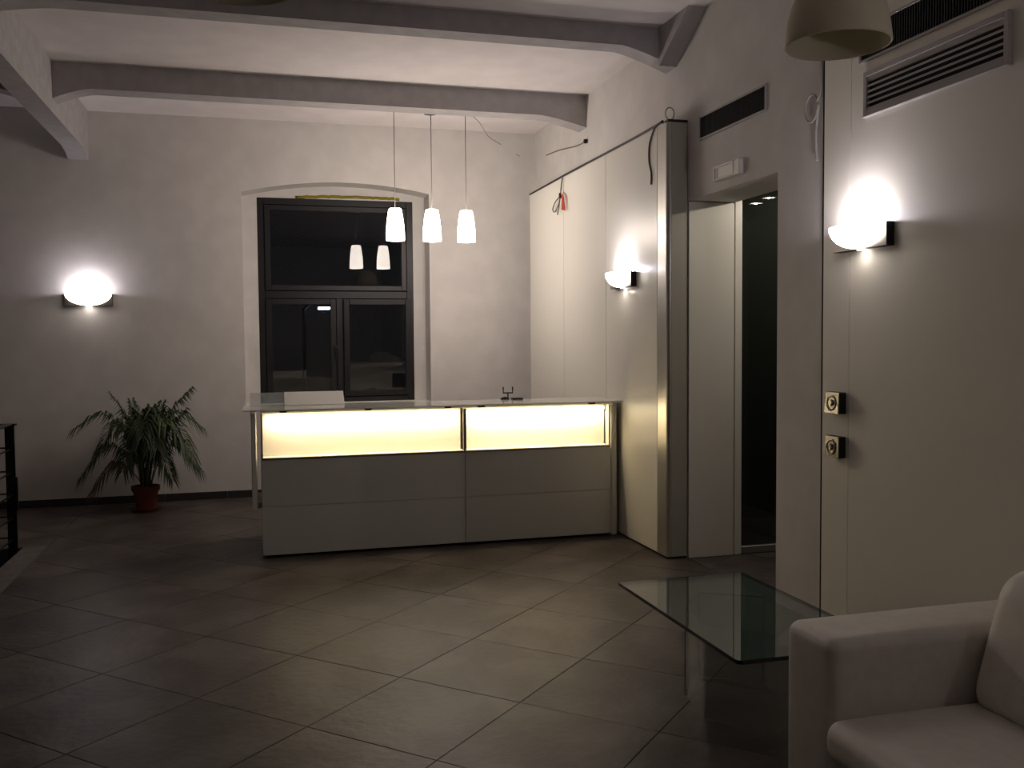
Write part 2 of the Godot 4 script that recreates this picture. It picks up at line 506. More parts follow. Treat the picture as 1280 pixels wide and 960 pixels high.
func build_window() -> void:
	var w := structure("window_1", "tall dark grey framed window with fanlight and two casements, black night outside", "window")
	var za := -10.37
	var zb := -10.30
	# outer frame with the arched head filled by a dark panel
	var st := begin()
	add_box(st, Vector3(0.055, 0.945, za), Vector3(0.125, 3.12, zb), 0.004)
	add_box(st, Vector3(1.635, 0.945, za), Vector3(1.705, 3.14, zb), 0.004)
	add_box(st, Vector3(0.125, 0.945, za), Vector3(1.635, 1.0, zb), 0.004)
	add_box(st, Vector3(0.125, 3.05, za), Vector3(1.635, 3.14, zb), 0.004)
	add_box(st, Vector3(0.125, 2.06, za), Vector3(1.635, 2.14, zb), 0.004)
	add_box(st, Vector3(0.865, 1.0, za), Vector3(0.935, 2.06, zb), 0.004)
	put("frame", done(st), M.dark_frame, w)
	# plaster stops beside and above the frame
	st = begin()
	add_box(st, Vector3(-0.095, 0.945, za), Vector3(0.055, 3.3, zb + 0.01))
	add_box(st, Vector3(1.705, 0.945, za), Vector3(1.836, 3.3, zb + 0.01))
	add_box(st, Vector3(0.055, 3.12, za), Vector3(1.705, 3.3, zb + 0.01))
	put("reveal_stop", done(st), M.plaster, w)
	var s1 := frame_of(w, "fanlight_sash", 0.13, 1.63, 2.145, 3.045, 0.055, zb - 0.02, zb + 0.02, M.dark_frame)
	put("glass_pane", box(Vector3(0.185, 2.2, zb - 0.002), Vector3(1.575, 2.99, zb + 0.002)), M.window_glass, s1)
	var s2 := frame_of(w, "casement_sash", 0.13, 0.86, 1.005, 2.055, 0.06, zb - 0.02, zb + 0.02, M.dark_frame)
	put("glass_pane", box(Vector3(0.19, 1.065, zb - 0.002), Vector3(0.80, 1.995, zb + 0.002)), M.window_glass, s2)
	var s3 := frame_of(w, "casement_sash", -0.365, 0.365, 0.0, 1.05, 0.06, -0.02, 0.02, M.dark_frame)
	put("glass_pane", box(Vector3(-0.305, 0.06, -0.002), Vector3(0.305, 0.99, 0.002)), M.window_glass, s3)
	s3.position = Vector3(1.305, 1.005, zb)
	s3.rotation.x = deg_to_rad(1.6)      # tilted a little into the room
	st = begin()
	add_box(st, Vector3(0.838, 1.48, zb + 0.02), Vector3(0.862, 1.56, zb + 0.03), 0.003)
	add_box(st, Vector3(0.843, 1.40, zb + 0.03), Vector3(0.857, 1.53, zb + 0.045), 0.003)
	put("window_handle", done(st), M.dark_plastic, w)
	# lumpy yellow foam left showing between the frame's head and the arch
	var foam := begin(true)
	var fp := []
	for k in 40:
		var t := k / 39.0
		fp.append(Vector3(lerpf(0.46, 1.56, t), 3.132 + 0.012 * t + 0.012 * (1.0 - pow(2.0 * t - 1.0, 2.0)) + rng.randf_range(-0.004, 0.004), zb + 0.014 + rng.randf_range(0.0, 0.006)))
	add_tube(foam, fp, 0.015, 7)
	put("foam_seal", done(foam), M.foam, w)
	# outside: pavement and a distant street lamp
	var g := structure("trim_7", "dark pavement outside the window", "pavement")
	put("paving", box(Vector3(-14, -1.2, -40), Vector3(18, -1.0, -10.5)), M.outside, g)
	var l := thing("street_lamp", "small bright street lamp seen through the window's left casement", "street lamp", Vector3(1.71, -1.0, -24.0))
	put("pole", tube([Vector3(-0.5, 0, 0), Vector3(-0.5, 3.4, 0), Vector3(-0.25, 3.62, 0), Vector3(0.1, 3.6, 0)], 0.05, 8), M.black_metal, l)
	put("lamp_head", box(Vector3(-0.22, 3.46, -0.10), Vector3(0.22, 3.56, 0.10), 0.03), M.dark_plastic, l)
	put("lamp_glow", box(Vector3(-0.15, 3.40, -0.07), Vector3(0.15, 3.459, 0.07), 0.02), M.street_glow, l)
	omni(l, Vector3(0, 3.33, 0), Color(0.8, 0.86, 1.0), 0.1)

func build_lift() -> void:
	var d := structure("door_1", "white jamb lining and dark glass lift door in the right wall opening", "door")
	put("jamb_panel", box(Vector3(WX + 0.004, 0.0, -6.212), Vector3(3.385, 2.58, -6.19), 0.002), M.laminate, d)
	put("jamb_strip", box(Vector3(3.392, 0.0, -6.24), Vector3(3.45, 2.72, -6.19), 0.003), M.laminate, d)
	var fr := put("threshold_frame", box(Vector3(3.45, 0.0, -6.24), Vector3(4.55, 0.055, -6.20), 0.003), M.aluminium, d)
	put("glass_pane", box(Vector3(3.45, 0.055, -6.225), Vector3(4.55, 2.72, -6.217)), M.lift_glass, d)
	put("centre_mullion", box(Vector3(3.98, 0.055, -6.245), Vector3(4.02, 2.72, -6.228), 0.002), M.dark_frame, d)
	fr.set_meta("label", "pale metal bottom rail")
	for i in 2:
		var at: Vector3 = [Vector3(4.025, 2.72, -5.44), Vector3(3.97, 2.72, -5.74)][i]
		var o := thing("downlight", ["left one of the two small downlights mirrored in the lift glass", "right one of the two small downlights mirrored in the lift glass"][i], "downlight", at, 0.0, "downlights in the lift lobby")
		var st := begin(true)
		add_lathe(st, [[0.046, -0.004], [0.056, -0.012], [0.062, -0.006], [0.062, 0.0]], 24)
		put("trim_ring", done(st), M.aluminium, o)
		st = begin(true)
		add_lathe(st, [[0.0, -0.008], [0.047, -0.008], [0.047, -0.002], [0.0, -0.002]], 24)
		put("lamp_face", done(st), M.downlight_glow, o)
		omni(o, Vector3(0, -0.005, 0), Color(1.0, 0.95, 0.88), 0.40, 0.01)

func build_cladding() -> void:
	var c := thing("wall_cladding", "white glossy laminate cladding standing proud of the right wall behind the counter", "wall cladding")
	put("core", box(Vector3(PX + 0.022, 0.02, -9.64), Vector3(WX, 3.13, -6.215)), M.groove, c)
	var zs := [-9.65, -8.532, -7.415, -6.372]
	for i in 3:
		put("wall_panel", box(Vector3(PX, 0.015, zs[i] + 0.003), Vector3(PX + 0.02, 3.135, zs[i + 1] - 0.003), 0.002), M.laminate, c)
	# rounded metal corner strip
	var p := PackedVector2Array([Vector2(PX + 0.02, -6.369), Vector2(PX, -6.369)])
	for k in 9:
		var a := PI / 2 * k / 8.0
		p.append(Vector2(PX + 0.03 - 0.03 * cos(a), -6.23 + 0.03 * sin(a)))
	p.append(Vector2(PX + 0.03, -6.214))
	p.append(Vector2(PX + 0.02, -6.214))
	var cs := put("corner_strip", prism(p, 1, 0.015, 3.14), M.aluminium, c)
	cs.set_meta("label", "satin metal corner strip")
	put("end_panel", box(Vector3(PX + 0.031, 0.015, -6.214), Vector3(WX - 0.004, 3.14, -6.2), 0.002), M.end_grey, c)
	put("base_strip", box(Vector3(PX + 0.012, 0.0, -9.65), Vector3(WX - 0.004, 0.015, -6.206)), M.groove, c)
	put("top_cap", box(Vector3(PX + 0.004, 3.141, -6.30), Vector3(WX - 0.004, 3.158, -6.196), 0.002), M.dark_plastic, c)
	# near boards with the two wall controls
	c = thing("wall_cladding", "pale narrow and wide boards on the right wall beside the glass table", "wall cladding")
	var bx := WX - 0.012
	put("wall_board", box(Vector3(bx, 0.012, -4.512), Vector3(WX, CEIL - 0.004, -4.2785)), M.board, c)
	put("wall_board", box(Vector3(bx, 0.012, -4.274), Vector3(WX, CEIL - 0.004, -2.6)), M.board, c)
	put("wall_board", box(Vector3(bx, 0.012, -2.595), Vector3(WX, CEIL - 0.004, -0.9), 0.0015), M.board, c)
	put("shadow_gap", box(Vector3(WX - 0.004, 0.012, -4.2785), Vector3(WX, CEIL - 0.004, -4.274)), M.groove, c)
	put("shadow_gap", box(Vector3(WX - 0.003, 0.012, -4.54), Vector3(WX, CEIL - 0.004, -4.512)), M.groove, c)

# ------------------------------------------------------------------ the counter
func build_counter() -> void:
	var c := thing("reception_counter", "long grey reception counter with two glowing panels and a glass top", "counter")
	var zf := -7.10
	var xl := 0.035
	var xr := 2.772
	var xm := 1.566
	put("plinth", box(Vector3(xl + 0.02, 0.0, -7.40), Vector3(xr - 0.02, 0.022, zf - 0.03)), M.groove, c)
	for col in [[xl, xm - 0.0015], [xm + 0.0015, xr]]:
		put("front_panel", box(Vector3(col[0], 0.022, zf - 0.02), Vector3(col[1], 0.379, zf), 0.0015), M.counter_body, c)
		put("front_panel", box(Vector3(col[0], 0.382, zf - 0.02), Vector3(col[1], 0.728, zf), 0.0015), M.counter_body, c)
	put("carcass", box(Vector3(xl, 0.022, -7.42), Vector3(xr, 0.715, zf - 0.021)), M.counter_body, c)
	put("back_panel", box(Vector3(xl, 0.715, -7.42), Vector3(xr, 1.07, -7.40)), M.counter_white, c)
	put("box_lid", box(Vector3(xl, 1.072, -7.42), Vector3(xr, 1.082, zf - 0.03)), M.counter_white, c)
	put("worktop", box(Vector3(xl, 0.735, -8.0), Vector3(xr, 0.76, -7.421), 0.003), M.counter_white, c)
	put("desk_side", box(Vector3(xl, 0.0, -8.0), Vector3(xl + 0.025, 0.735, -7.421), 0.002), M.counter_body, c)
	put("desk_side", box(Vector3(xr - 0.025, 0.0, -8.0), Vector3(xr, 0.735, -7.421), 0.002), M.counter_body, c)
	# two light boxes
	for i in 2:
		var a: float = [xl + 0.012, xm + 0.012][i]
		var b: float = [xm - 0.012, xr - 0.012][i]
		var lb := put("light_box", box(Vector3(a, 0.745, zf - 0.125), Vector3(b, 1.07, zf - 0.115)), M.counter_white, c)
		lb.set_meta("label", "glowing cream light box")
		put("bottom_ledge", box(Vector3(a, 0.735, zf - 0.115), Vector3(b, 0.745, zf - 0.012)), M.counter_white, lb)
		var tb := begin(true)
		add_tube(tb, [Vector3(a + 0.02, 1.045, zf - 0.055), Vector3(b - 0.02, 1.045, zf - 0.055)], 0.013, 10)
		put("light_tube", done(tb), M.tube_glow, lb)
		put("glass_pane", box(Vector3(a, 0.745, zf - 0.006), Vector3(b, 1.068, zf - 0.001)), M.front_glass, lb)
		var st := begin()
		add_box(st, Vector3(a - 0.012, 0.728, zf - 0.012), Vector3(b + 0.012, 0.744, zf + 0.004), 0.002)
		add_box(st, Vector3(a - 0.012, 0.744, zf - 0.012), Vector3(a, 1.07, zf + 0.002), 0.002)
		add_box(st, Vector3(b, 0.744, zf - 0.012), Vector3(b + 0.012, 1.07, zf + 0.002), 0.002)
		put("metal_frame", done(st), M.steel, lb)
		area(c, Vector3((a + b) / 2, 1.028, zf - 0.055), Vector3(0, -1, -0.45), Vector2(b - a - 0.06, 0.025), Color(1.0, 0.90, 0.735), 0.68)
	# side wing at left, post at right
	var wing := begin()
	add_box(wing, Vector3(-0.036, 0.352, -7.75), Vector3(0.004, 1.08, zf - 0.015), 0.008)
	add_box(wing, Vector3(0.004, 0.36, -7.70), Vector3(xl, 0.40, -7.2))
	put("side_wing", done(wing), M.counter_white, c)
	var post := begin()
	add_box(post, Vector3(xr + 0.006, 0.0, -7.40), Vector3(xr + 0.062, 1.085, zf + 0.0), 0.014)
	put("side_post", done(post), M.counter_white, c)
	# glass top on clips
	put("glass_top", box(Vector3(-0.092, 1.094, -7.60), Vector3(PX - 0.002, 1.104, -7.04), 0.003), M.counter_glass, c)
	for x in [0.196, 0.821, 1.432, 1.698, 2.614]:
		put("glass_clip", box(Vector3(x - 0.026, 1.078, -7.13), Vector3(x + 0.026, 1.094, -7.085), 0.004), M.dark_plastic, c)
		put("glass_clip", box(Vector3(x - 0.026, 1.082, -7.41), Vector3(x + 0.026, 1.094, -7.37), 0.004), M.dark_plastic, c)
	# things on the counter and desk
	var s := thing("counter_panel", "low sloping grey glass and white panel on the counter's left end", "panel", Vector3(0, 1.104, -7.58))
	put("glass_part", prism(PackedVector2Array([Vector2(0.110, 0.0), Vector2(0.118, 0.0), Vector2(-0.010, 0.097), Vector2(-0.018, 0.097)]), 0, -0.042, 0.218), M.screen_glass, s)
	put("white_part", prism(PackedVector2Array([Vector2(0.120, 0.0), Vector2(0.120, 0.006), Vector2(-0.006, 0.099), Vector2(-0.018, 0.099), Vector2(-0.018, 0.0)]), 0, 0.220, 0.678), M.screen_white, s)
	s = thing("stapler", "small black stapler lying at the counter's glass back edge", "stapler", Vector3(2.01, 1.104, -7.55))
	var sp := PackedVector2Array([Vector2(-0.035, 0), Vector2(0.035, 0), Vector2(0.032, 0.012), Vector2(0.0, 0.022), Vector2(-0.03, 0.014)])
	put("body", prism(sp, 2, -0.015, 0.015), M.dark_plastic, s)
	s = thing("phone", "flat black phone lying on the counter's glass top", "phone", Vector3(2.10, 1.104, -7.50))
	put("body", box(Vector3(-0.045, 0, -0.035), Vector3(0.045, 0.014, 0.035), 0.005), M.dark_plastic, s)
	put("display", box(Vector3(-0.038, 0.014, -0.028), Vector3(0.038, 0.0155, 0.028), 0.0005), M.black_metal, s)
	s = thing("card_stand", "U-shaped dark wire stand showing just above the counter top", "stand", Vector3(2.13, 0.76, -7.9))
	put("stem", tube([Vector3(0, 0.008, 0), Vector3(0, 0.375, 0)], 0.006, 8), M.black_metal, s)
	put("holder", tube([Vector3(-0.042, 0.43, 0), Vector3(-0.042, 0.378, 0), Vector3(0.042, 0.378, 0), Vector3(0.042, 0.43, 0)], 0.007, 6), M.black_metal, s)
	put("base", box(Vector3(-0.06, 0.0, -0.05), Vector3(0.06, 0.008, 0.05), 0.003), M.black_metal, s)
	s = thing("tape_roll", "brown roll of tape on the desk, mirrored in the window", "tape roll", Vector3(1.55, 0.76, -7.72))
	put("roll", lathe([[0.04, 0.0], [0.06, 0.0], [0.06, 0.045], [0.04, 0.045], [0.04, 0.0]], 24, false), M.tape_brown, s)
	s = thing("desk_monitor", "white framed black monitor on the desk, mirrored in the window", "monitor", Vector3(2.0, 0.76, -7.62))
	put("bezel", box(Vector3(-0.18, 0.03, -0.012), Vector3(0.18, 0.26, 0.012), 0.006), M.white_plastic, s)
	put("display", box(Vector3(-0.165, 0.045, -0.016), Vector3(0.165, 0.245, -0.0121), 0.001), M.black_metal, s)
	put("foot", box(Vector3(-0.08, 0.0, -0.05), Vector3(0.08, 0.03, 0.05), 0.004), M.white_plastic, s)
	s = thing("keyboard", "dark keyboard on the desk, mirrored in the window", "keyboard", Vector3(1.05, 0.76, -7.78))
	put("body", box(Vector3(-0.15, 0.0, -0.06), Vector3(0.15, 0.018, 0.06), 0.005), M.dark_plastic, s)

# ------------------------------------------------------------------ lamps
func build_pendants() -> void:
	var o := thing("pendant_lamp", "three-light pendant with glowing white glass shades hanging above the counter", "pendant lamp", Vector3(1.60, CEIL, -8.60))
	var st := begin(true)
	add_lathe(st, [[0.0, -0.035], [0.06, -0.035], [0.066, -0.028], [0.066, 0.0], [0.0, 0.0]], 32)
	put("canopy", done(st), M.steel, o)
	put("drop_stem", tube([Vector3(0, -0.033, 0), Vector3(0, -0.145, 0)], 0.008, 10), M.steel, o)
	put("bar", box(Vector3(-0.38, -0.172, -0.012), Vector3(0.38, -0.157, 0.012), 0.004), M.steel, o)
	st = begin(true)
	add_lathe(st, [[0.0, -0.188], [0.055, -0.185], [0.066, -0.172], [0.066, -0.148], [0.05, -0.142], [0.0, -0.14]], 28)
	put("junction_cup", done(st), M.black_metal, o)
	for x in [-0.335, 0.006, 0.330]:
		var y0 := -1.052
		put("cord", tube([Vector3(x, -0.165, 0), Vector3(x, y0 - 0.002, 0)], 0.0035, 6), M.grey_cable, o)
		# bell-shaped glass: narrow shoulders widening to a straight rim
		st = begin(true)
		add_lathe(st, [[0.066, y0 - 0.292], [0.0835, y0 - 0.292], [0.085, y0 - 0.285], [0.084, y0 - 0.22], [0.079, y0 - 0.15], [0.072, y0 - 0.09], [0.064, y0 - 0.04], [0.059, y0 - 0.012], [0.052, y0 - 0.002], [0.0, y0]], 32)
		add_lathe(st, [[0.0, y0 - 0.012], [0.048, y0 - 0.016], [0.06, y0 - 0.06], [0.07, y0 - 0.15], [0.076, y0 - 0.22], [0.072, y0 - 0.287], [0.066, y0 - 0.292]], 32)
		put("lamp_shade", done(st), M.pendant_glow, o).position.x = x
		put("socket", lathe([[0.0, y0 - 0.06], [0.022, y0 - 0.06], [0.022, y0 - 0.013], [0.0, y0 - 0.013]], 16, false), M.white_plastic, o).position.x = x
		omni(o, Vector3(x, y0 - 0.16, 0), Color(1.0, 0.90, 0.84), 0.085, 0.05)

func build_sconce(at: Vector3, turn: float, label: String) -> void:
	# local: x along the wall, z out of the wall, y = 0 at the foot of the box
	var o := thing("wall_sconce", label, "wall lamp", at, turn, "half-bowl wall lamps")
	put("housing", box(Vector3(-0.218, 0.0, 0.0), Vector3(0.218, 0.118, 0.043), 0.003), M.black_metal, o)
	put("face_plate", box(Vector3(-0.216, 0.002, 0.043), Vector3(0.216, 0.116, 0.0455), 0.001), M.steel, o)
	# half-bowl of white glass: quarter of an ellipsoid, open above, with a wall thickness
	var st := begin(true)
	var f := func(i: int, j: int, k: float) -> Vector3:
		var a := PI * i / 24.0
		var b := PI / 2 * j / 8.0
		return Vector3(-cos(a) * 0.214 * k * (1.0 if j == 0 else cos(b)), 0.122 - 0.118 * k * sin(b), 0.046 + 0.098 * k * sin(a) * cos(b))
	for i in 24:
		for j in 8:
			quad(st, f.call(i, j, 1.0), f.call(i, j + 1, 1.0), f.call(i + 1, j + 1, 1.0), f.call(i + 1, j, 1.0))
			quad(st, f.call(i, j, 0.97), f.call(i + 1, j, 0.97), f.call(i + 1, j + 1, 0.97), f.call(i, j + 1, 0.97))
		quad(st, f.call(i, 0, 1.0), f.call(i + 1, 0, 1.0), f.call(i + 1, 0, 0.97), f.call(i, 0, 0.97))
	var bowl := put("glass_bowl", done(st), M.sconce_glow, o)
	put("bulb", lathe([[0.0, 0.06], [0.012, 0.064], [0.016, 0.08], [0.012, 0.1], [0.0, 0.106]], 16), M.sconce_glow, bowl).position = Vector3(0, 0, 0.085)
	put("lower_lens", box(Vector3(-0.03, -0.002, 0.012), Vector3(0.03, -0.0005, 0.034)), M.sconce_glow, o)
	omni(o, Vector3(0, -0.03, 0.058), Color(1.0, 0.95, 0.9), 0.0035, 0.01)
	omni(o, Vector3(0, 0.138, 0.08), Color(0.97, 0.94, 1.0), 0.165, 0.03)

func build_dome(at: Vector3, label: String) -> void:
	var o := thing("dome_pendant", label, "pendant lamp", at, 0.0, "unlit cream dome pendants")
	var st := begin(true)
	var outer := [[0.183, 0.0], [0.187, 0.004], [0.184, 0.03], [0.176, 0.09], [0.160, 0.15], [0.132, 0.205], [0.09, 0.245], [0.04, 0.262], [0.0, 0.264]]
	var inner := [[0.0, 0.258], [0.04, 0.256], [0.087, 0.239], [0.127, 0.20], [0.155, 0.147], [0.171, 0.088], [0.179, 0.03], [0.181, 0.004], [0.183, 0.0]]
	add_lathe(st, outer, 40)
	add_lathe(st, inner, 40)
	put("shade", done(st), M.shade_cream, o)
	var so := put("socket", lathe([[0.0, 0.17], [0.022, 0.17], [0.024, 0.256], [0.0, 0.256]], 16, false), M.white_plastic, o)
	put("bulb", lathe([[0.0, 0.07], [0.02, 0.075], [0.03, 0.1], [0.024, 0.135], [0.013, 0.17], [0.0, 0.17]], 16), M.white_plastic, so)
	put("cap", lathe([[0.03, 0.258], [0.03, 0.29], [0.012, 0.31], [0.0, 0.31]], 16, false), M.aluminium, o)
	put("cord", tube([Vector3(0, 0.305, 0), Vector3(0, CEIL - at.y - 0.02, 0)], 0.004, 6), M.grey_cable, o)
	put("canopy", lathe([[0.0, CEIL - at.y - 0.03], [0.05, CEIL - at.y - 0.03], [0.055, CEIL - at.y], [0.0, CEIL - at.y]], 20, false), M.white_plastic, o)

# ------------------------------------------------------------------ vents, controls, cables
func wall_frame(parent: Node3D, called: String, x: float, z0: float, z1: float, y0: float, y1: float, w: float, d: float, m: Material) -> void:
	# flat frame lying on a wall that faces -x; x is the wall's plane
	var st := begin()
	add_box(st, Vector3(x - d, y0, z0), Vector3(x, y1, z0 + w), 0.002)
	add_box(st, Vector3(x - d, y0, z1 - w), Vector3(x, y1, z1), 0.002)
	add_box(st, Vector3(x - d, y0, z0 + w), Vector3(x, y0 + w, z1 - w), 0.002)
	add_box(st, Vector3(x - d, y1 - w, z0 + w), Vector3(x, y1, z1 - w), 0.002)
	put(called, done(st), m, parent)

func build_vents() -> void:
	var v := thing("air_vent", "small dark air vent grille above the lift opening", "air vent")
	wall_frame(v, "frame", WX, -6.01, -5.125, 2.972, 3.138, 0.014, 0.012, M.vent_paint)
	put("backing", box(Vector3(WX - 0.003, 2.986, -5.996), Vector3(WX, 3.124, -5.139)), M.vent_void, v)
	for k in 48:
		var z := -5.99 + 0.0178 * k
		put("fin", box(Vector3(WX - 0.010, 2.986, z), Vector3(WX - 0.003, 3.124, z + 0.005)), M.vent_dark, v)
	var bx := WX - 0.012
	v = thing("air_vent", "upper dark finned air vent on the right wall, cut by the photo's top edge", "air vent")
	wall_frame(v, "frame", bx, -4.20, -3.18, 2.985, 3.165, 0.014, 0.014, M.vent_paint)
	put("backing", box(Vector3(bx - 0.003, 2.999, -4.186), Vector3(bx, 3.151, -3.194)), M.vent_void, v)
	for k in 55:
		var z := -4.178 + 0.0178 * k
		put("fin", box(Vector3(bx - 0.012, 2.999, z), Vector3(bx - 0.003, 3.151, z + 0.006)), M.vent_dark, v)
	v = thing("air_vent", "wide pale slotted air vent below the upper grille on the right wall", "air vent")
	wall_frame(v, "frame", bx, -4.15, -3.205, 2.712, 2.93, 0.026, 0.022, M.vent_paint)
	put("top_plate", box(Vector3(bx - 0.014, 2.878, -4.124), Vector3(bx, 2.904, -3.231), 0.001), M.vent_paint, v)
	put("backing", box(Vector3(bx - 0.002, 2.738, -4.124), Vector3(bx, 2.878, -3.231)), M.vent_void, v)
	put("bottom_lip", box(Vector3(bx - 0.03, 2.704, -4.155), Vector3(bx, 2.712, -3.20), 0.002), M.vent_paint, v)
	for k in 5:
		var y := 2.738 + 0.028 * k
		var p := PackedVector2Array([Vector2(bx - 0.018, y), Vector2(bx - 0.004, y + 0.006), Vector2(bx - 0.004, y + 0.013), Vector2(bx - 0.018, y + 0.011)])
		put("slat", prism(p, 2, -4.124, -3.231), M.vent_paint, v)

func build_controls() -> void:
	var bx := WX - 0.012
	for i in 2:
		var y0: float = [1.195, 0.960][i]
		var c := thing("wall_control", ["upper square metal wall control with a round dial and bright chrome edge", "lower square metal wall control with a round dial, below the brighter one"][i], "wall control", Vector3(bx, y0, -4.358), -PI / 2, "square wall controls")
		put("housing", box(Vector3(-0.062, 0.0, 0.0), Vector3(0.062, 0.114, 0.042), 0.004), M.dark_plastic, c)
		put("face_plate", box(Vector3(-0.061, 0.001, 0.042), Vector3(0.061, 0.113, 0.046), 0.0015), M.steel, c)
		var d := put("dial", lathe([[0.0, 0.0], [0.041, 0.0], [0.041, 0.004], [0.035, 0.006], [0.030, 0.002], [0.018, 0.002], [0.016, 0.011], [0.012, 0.013], [0.0, 0.013]], 28, false), M.steel, c)
		d.position = Vector3(0.0, 0.057, 0.046)
		d.rotation.x = PI / 2
		if i == 0:
			# polished crescent along the foot of the upper plate
			var p := PackedVector2Array()
			for k in 13:
				var a := PI + PI * k / 12.0
				p.append(Vector2(0.046 * cos(a), 0.057 + 0.046 * sin(a)))
			p.append(Vector2(0.060, 0.040))
			p.append(Vector2(0.060, 0.002))
			p.append(Vector2(-0.060, 0.002))
			p.append(Vector2(-0.060, 0.040))
			var cr := put("chrome_edge", prism(p, 2, 0.046, 0.050), M.aluminium, c)
			cr.set_meta("label", "bright chrome lower edge")
	var e := thing("emergency_light", "flat white emergency light box on the wall above the lift opening", "emergency light", Vector3(WX, 2.645, -5.578), -PI / 2)
	put("housing", box(Vector3(-0.172, 0.0, 0.0), Vector3(0.172, 0.098, 0.034), 0.004), M.white_plastic, e)
	wall_face(e)

func wall_face(e: Node3D) -> void:
	var st := begin()
	add_box(st, Vector3(-0.168, 0.004, 0.034), Vector3(-0.150, 0.094, 0.040), 0.001)
	add_box(st, Vector3(-0.150, 0.082, 0.034), Vector3(0.10, 0.094, 0.040), 0.001)
	add_box(st, Vector3(-0.150, 0.004, 0.034), Vector3(0.10, 0.012, 0.040), 0.001)
	put("rim", done(st), M.white_plastic, e)
	put("indicator_window", box(Vector3(-0.148, 0.014, 0.034), Vector3(-0.10, 0.080, 0.036), 0.001), M.vent_paint, e)
	put("diffuser", box(Vector3(-0.095, 0.014, 0.034), Vector3(0.10, 0.080, 0.038), 0.002), M.screen_white, e)

func build_cables() -> void:
	var o := thing("cable", "black cable lying along the top edge of the white cladding", "cable")
	put("wire", tube(spline([Vector3(PX - 0.004, 3.142, -9.63), Vector3(PX - 0.006, 3.148, -8.6), Vector3(PX - 0.003, 3.15, -8.1), Vector3(PX - 0.005, 3.146, -7.2), Vector3(PX - 0.002, 3.15, -6.5), Vector3(PX + 0.01, 3.165, -6.3)], 6), 0.009, 8), M.black_cable, o)
	o = thing("wire_bundle", "tangle of red and grey wire ends hanging over the cladding's top edge", "wire bundle", Vector3(PX - 0.018, 3.115, -8.53))
	put("grey_wire", tube(spline([Vector3(0.010, 0.012, 0.02), Vector3(0.004, 0.0, 0.01), Vector3(-0.006, -0.10, 0.0), Vector3(-0.008, -0.15, -0.02), Vector3(-0.01, -0.19, -0.16), Vector3(-0.01, -0.25, -0.24), Vector3(-0.01, -0.28, -0.17), Vector3(-0.01, -0.22, -0.05), Vector3(-0.01, -0.16, -0.01), Vector3(-0.01, -0.25, -0.05), Vector3(-0.01, -0.32, -0.09)], 6), 0.006, 6), M.grey_cable, o)
	for k in 4:
		var s := 0.03 * k
		put("red_wire", tube(spline([Vector3(-0.008, -0.13, 0.0), Vector3(-0.014, -0.15 - 0.01 * k, 0.05 + s * 0.6), Vector3(-0.016, -0.22, 0.07 + s * 0.5), Vector3(-0.012, -0.29 - 0.006 * k, 0.05 + s * 0.9)], 6), 0.006, 6), M.red_cable, o)
	put("connector", box(Vector3(-0.022, -0.175, -0.02), Vector3(-0.002, -0.125, 0.015), 0.003), M.dark_plastic, o)
	o = thing("cable", "short white cable dangling on the cladding beside its metal corner strip", "cable", Vector3(PX - 0.006, 0, 0))
	put("wire", tube(spline([Vector3(0.02, 3.152, -6.41), Vector3(0.0, 3.13, -6.42), Vector3(0.0, 3.04, -6.50), Vector3(0.0, 2.92, -6.51), Vector3(0.0, 2.82, -6.47), Vector3(0.0, 2.74, -6.475)], 6), 0.006, 6), M.grey_cable, o)
	o = thing("cable", "small white cable ring standing on the cladding's end cap", "cable", Vector3(2.90, 3.16, -6.25))
	var ring := []
	for k in 21:
		var a := -PI / 2 + TAU * k / 20.0 * 0.97
		ring.append(Vector3(0.034 * cos(a), 0.048 + 0.044 * sin(a), 0.004 * k / 20.0))
	put("wire", tube(ring, 0.0045, 6), M.white_cable, o)
	o = thing("cable", "looped white cable hanging on the right wall below the dome lamp", "cable", Vector3(WX - 0.007, 0, 0))
	var loop := [Vector3(0, 3.62, -4.56), Vector3(0, 3.2, -4.565), Vector3(0, 2.97, -4.555), Vector3(-0.01, 2.90, -4.575)]
	for k in 10:
		var a := PI * 0.15 + TAU * k / 10.0
		loop.append(Vector3(-0.008, 2.868 + 0.075 * sin(a), -4.635 + 0.062 * cos(a)))
	loop += [Vector3(-0.004, 2.87, -4.57), Vector3(0, 2.76, -4.598), Vector3(0, 2.66, -4.60), Vector3(0, 2.575, -4.59)]
	put("wire", tube(spline(loop, 6), 0.006, 6), M.white_cable, o)
	o = thing("cable", "thin dark cable ending in a knob on the right wall under the second beam", "cable", Vector3(WX - 0.006, 0, 0))
	put("wire", tube(spline([Vector3(0, 3.545, -9.55), Vector3(-0.002, 3.51, -9.1), Vector3(-0.002, 3.45, -8.6), Vector3(-0.008, 3.435, -8.30)], 6), 0.005, 6), M.grey_cable, o)
	put("knob", lathe([[0.0, -0.02], [0.016, -0.018], [0.02, 0.0], [0.016, 0.018], [0.0, 0.02]], 14), M.dark_plastic, o).position = Vector3(-0.014, 3.435, -8.295)
	o = thing("cable", "thin grey cable running from the pendant bar to the far ceiling corner", "cable")
	put("wire", tube(spline([Vector3(1.985, 3.692, -8.60), Vector3(2.1, 3.66, -8.75), Vector3(2.35, 3.68, -9.4), Vector3(2.62, 3.735, -9.985), Vector3(2.85, 3.61, -9.99)], 8), 0.0028, 6), M.grey_cable, o)

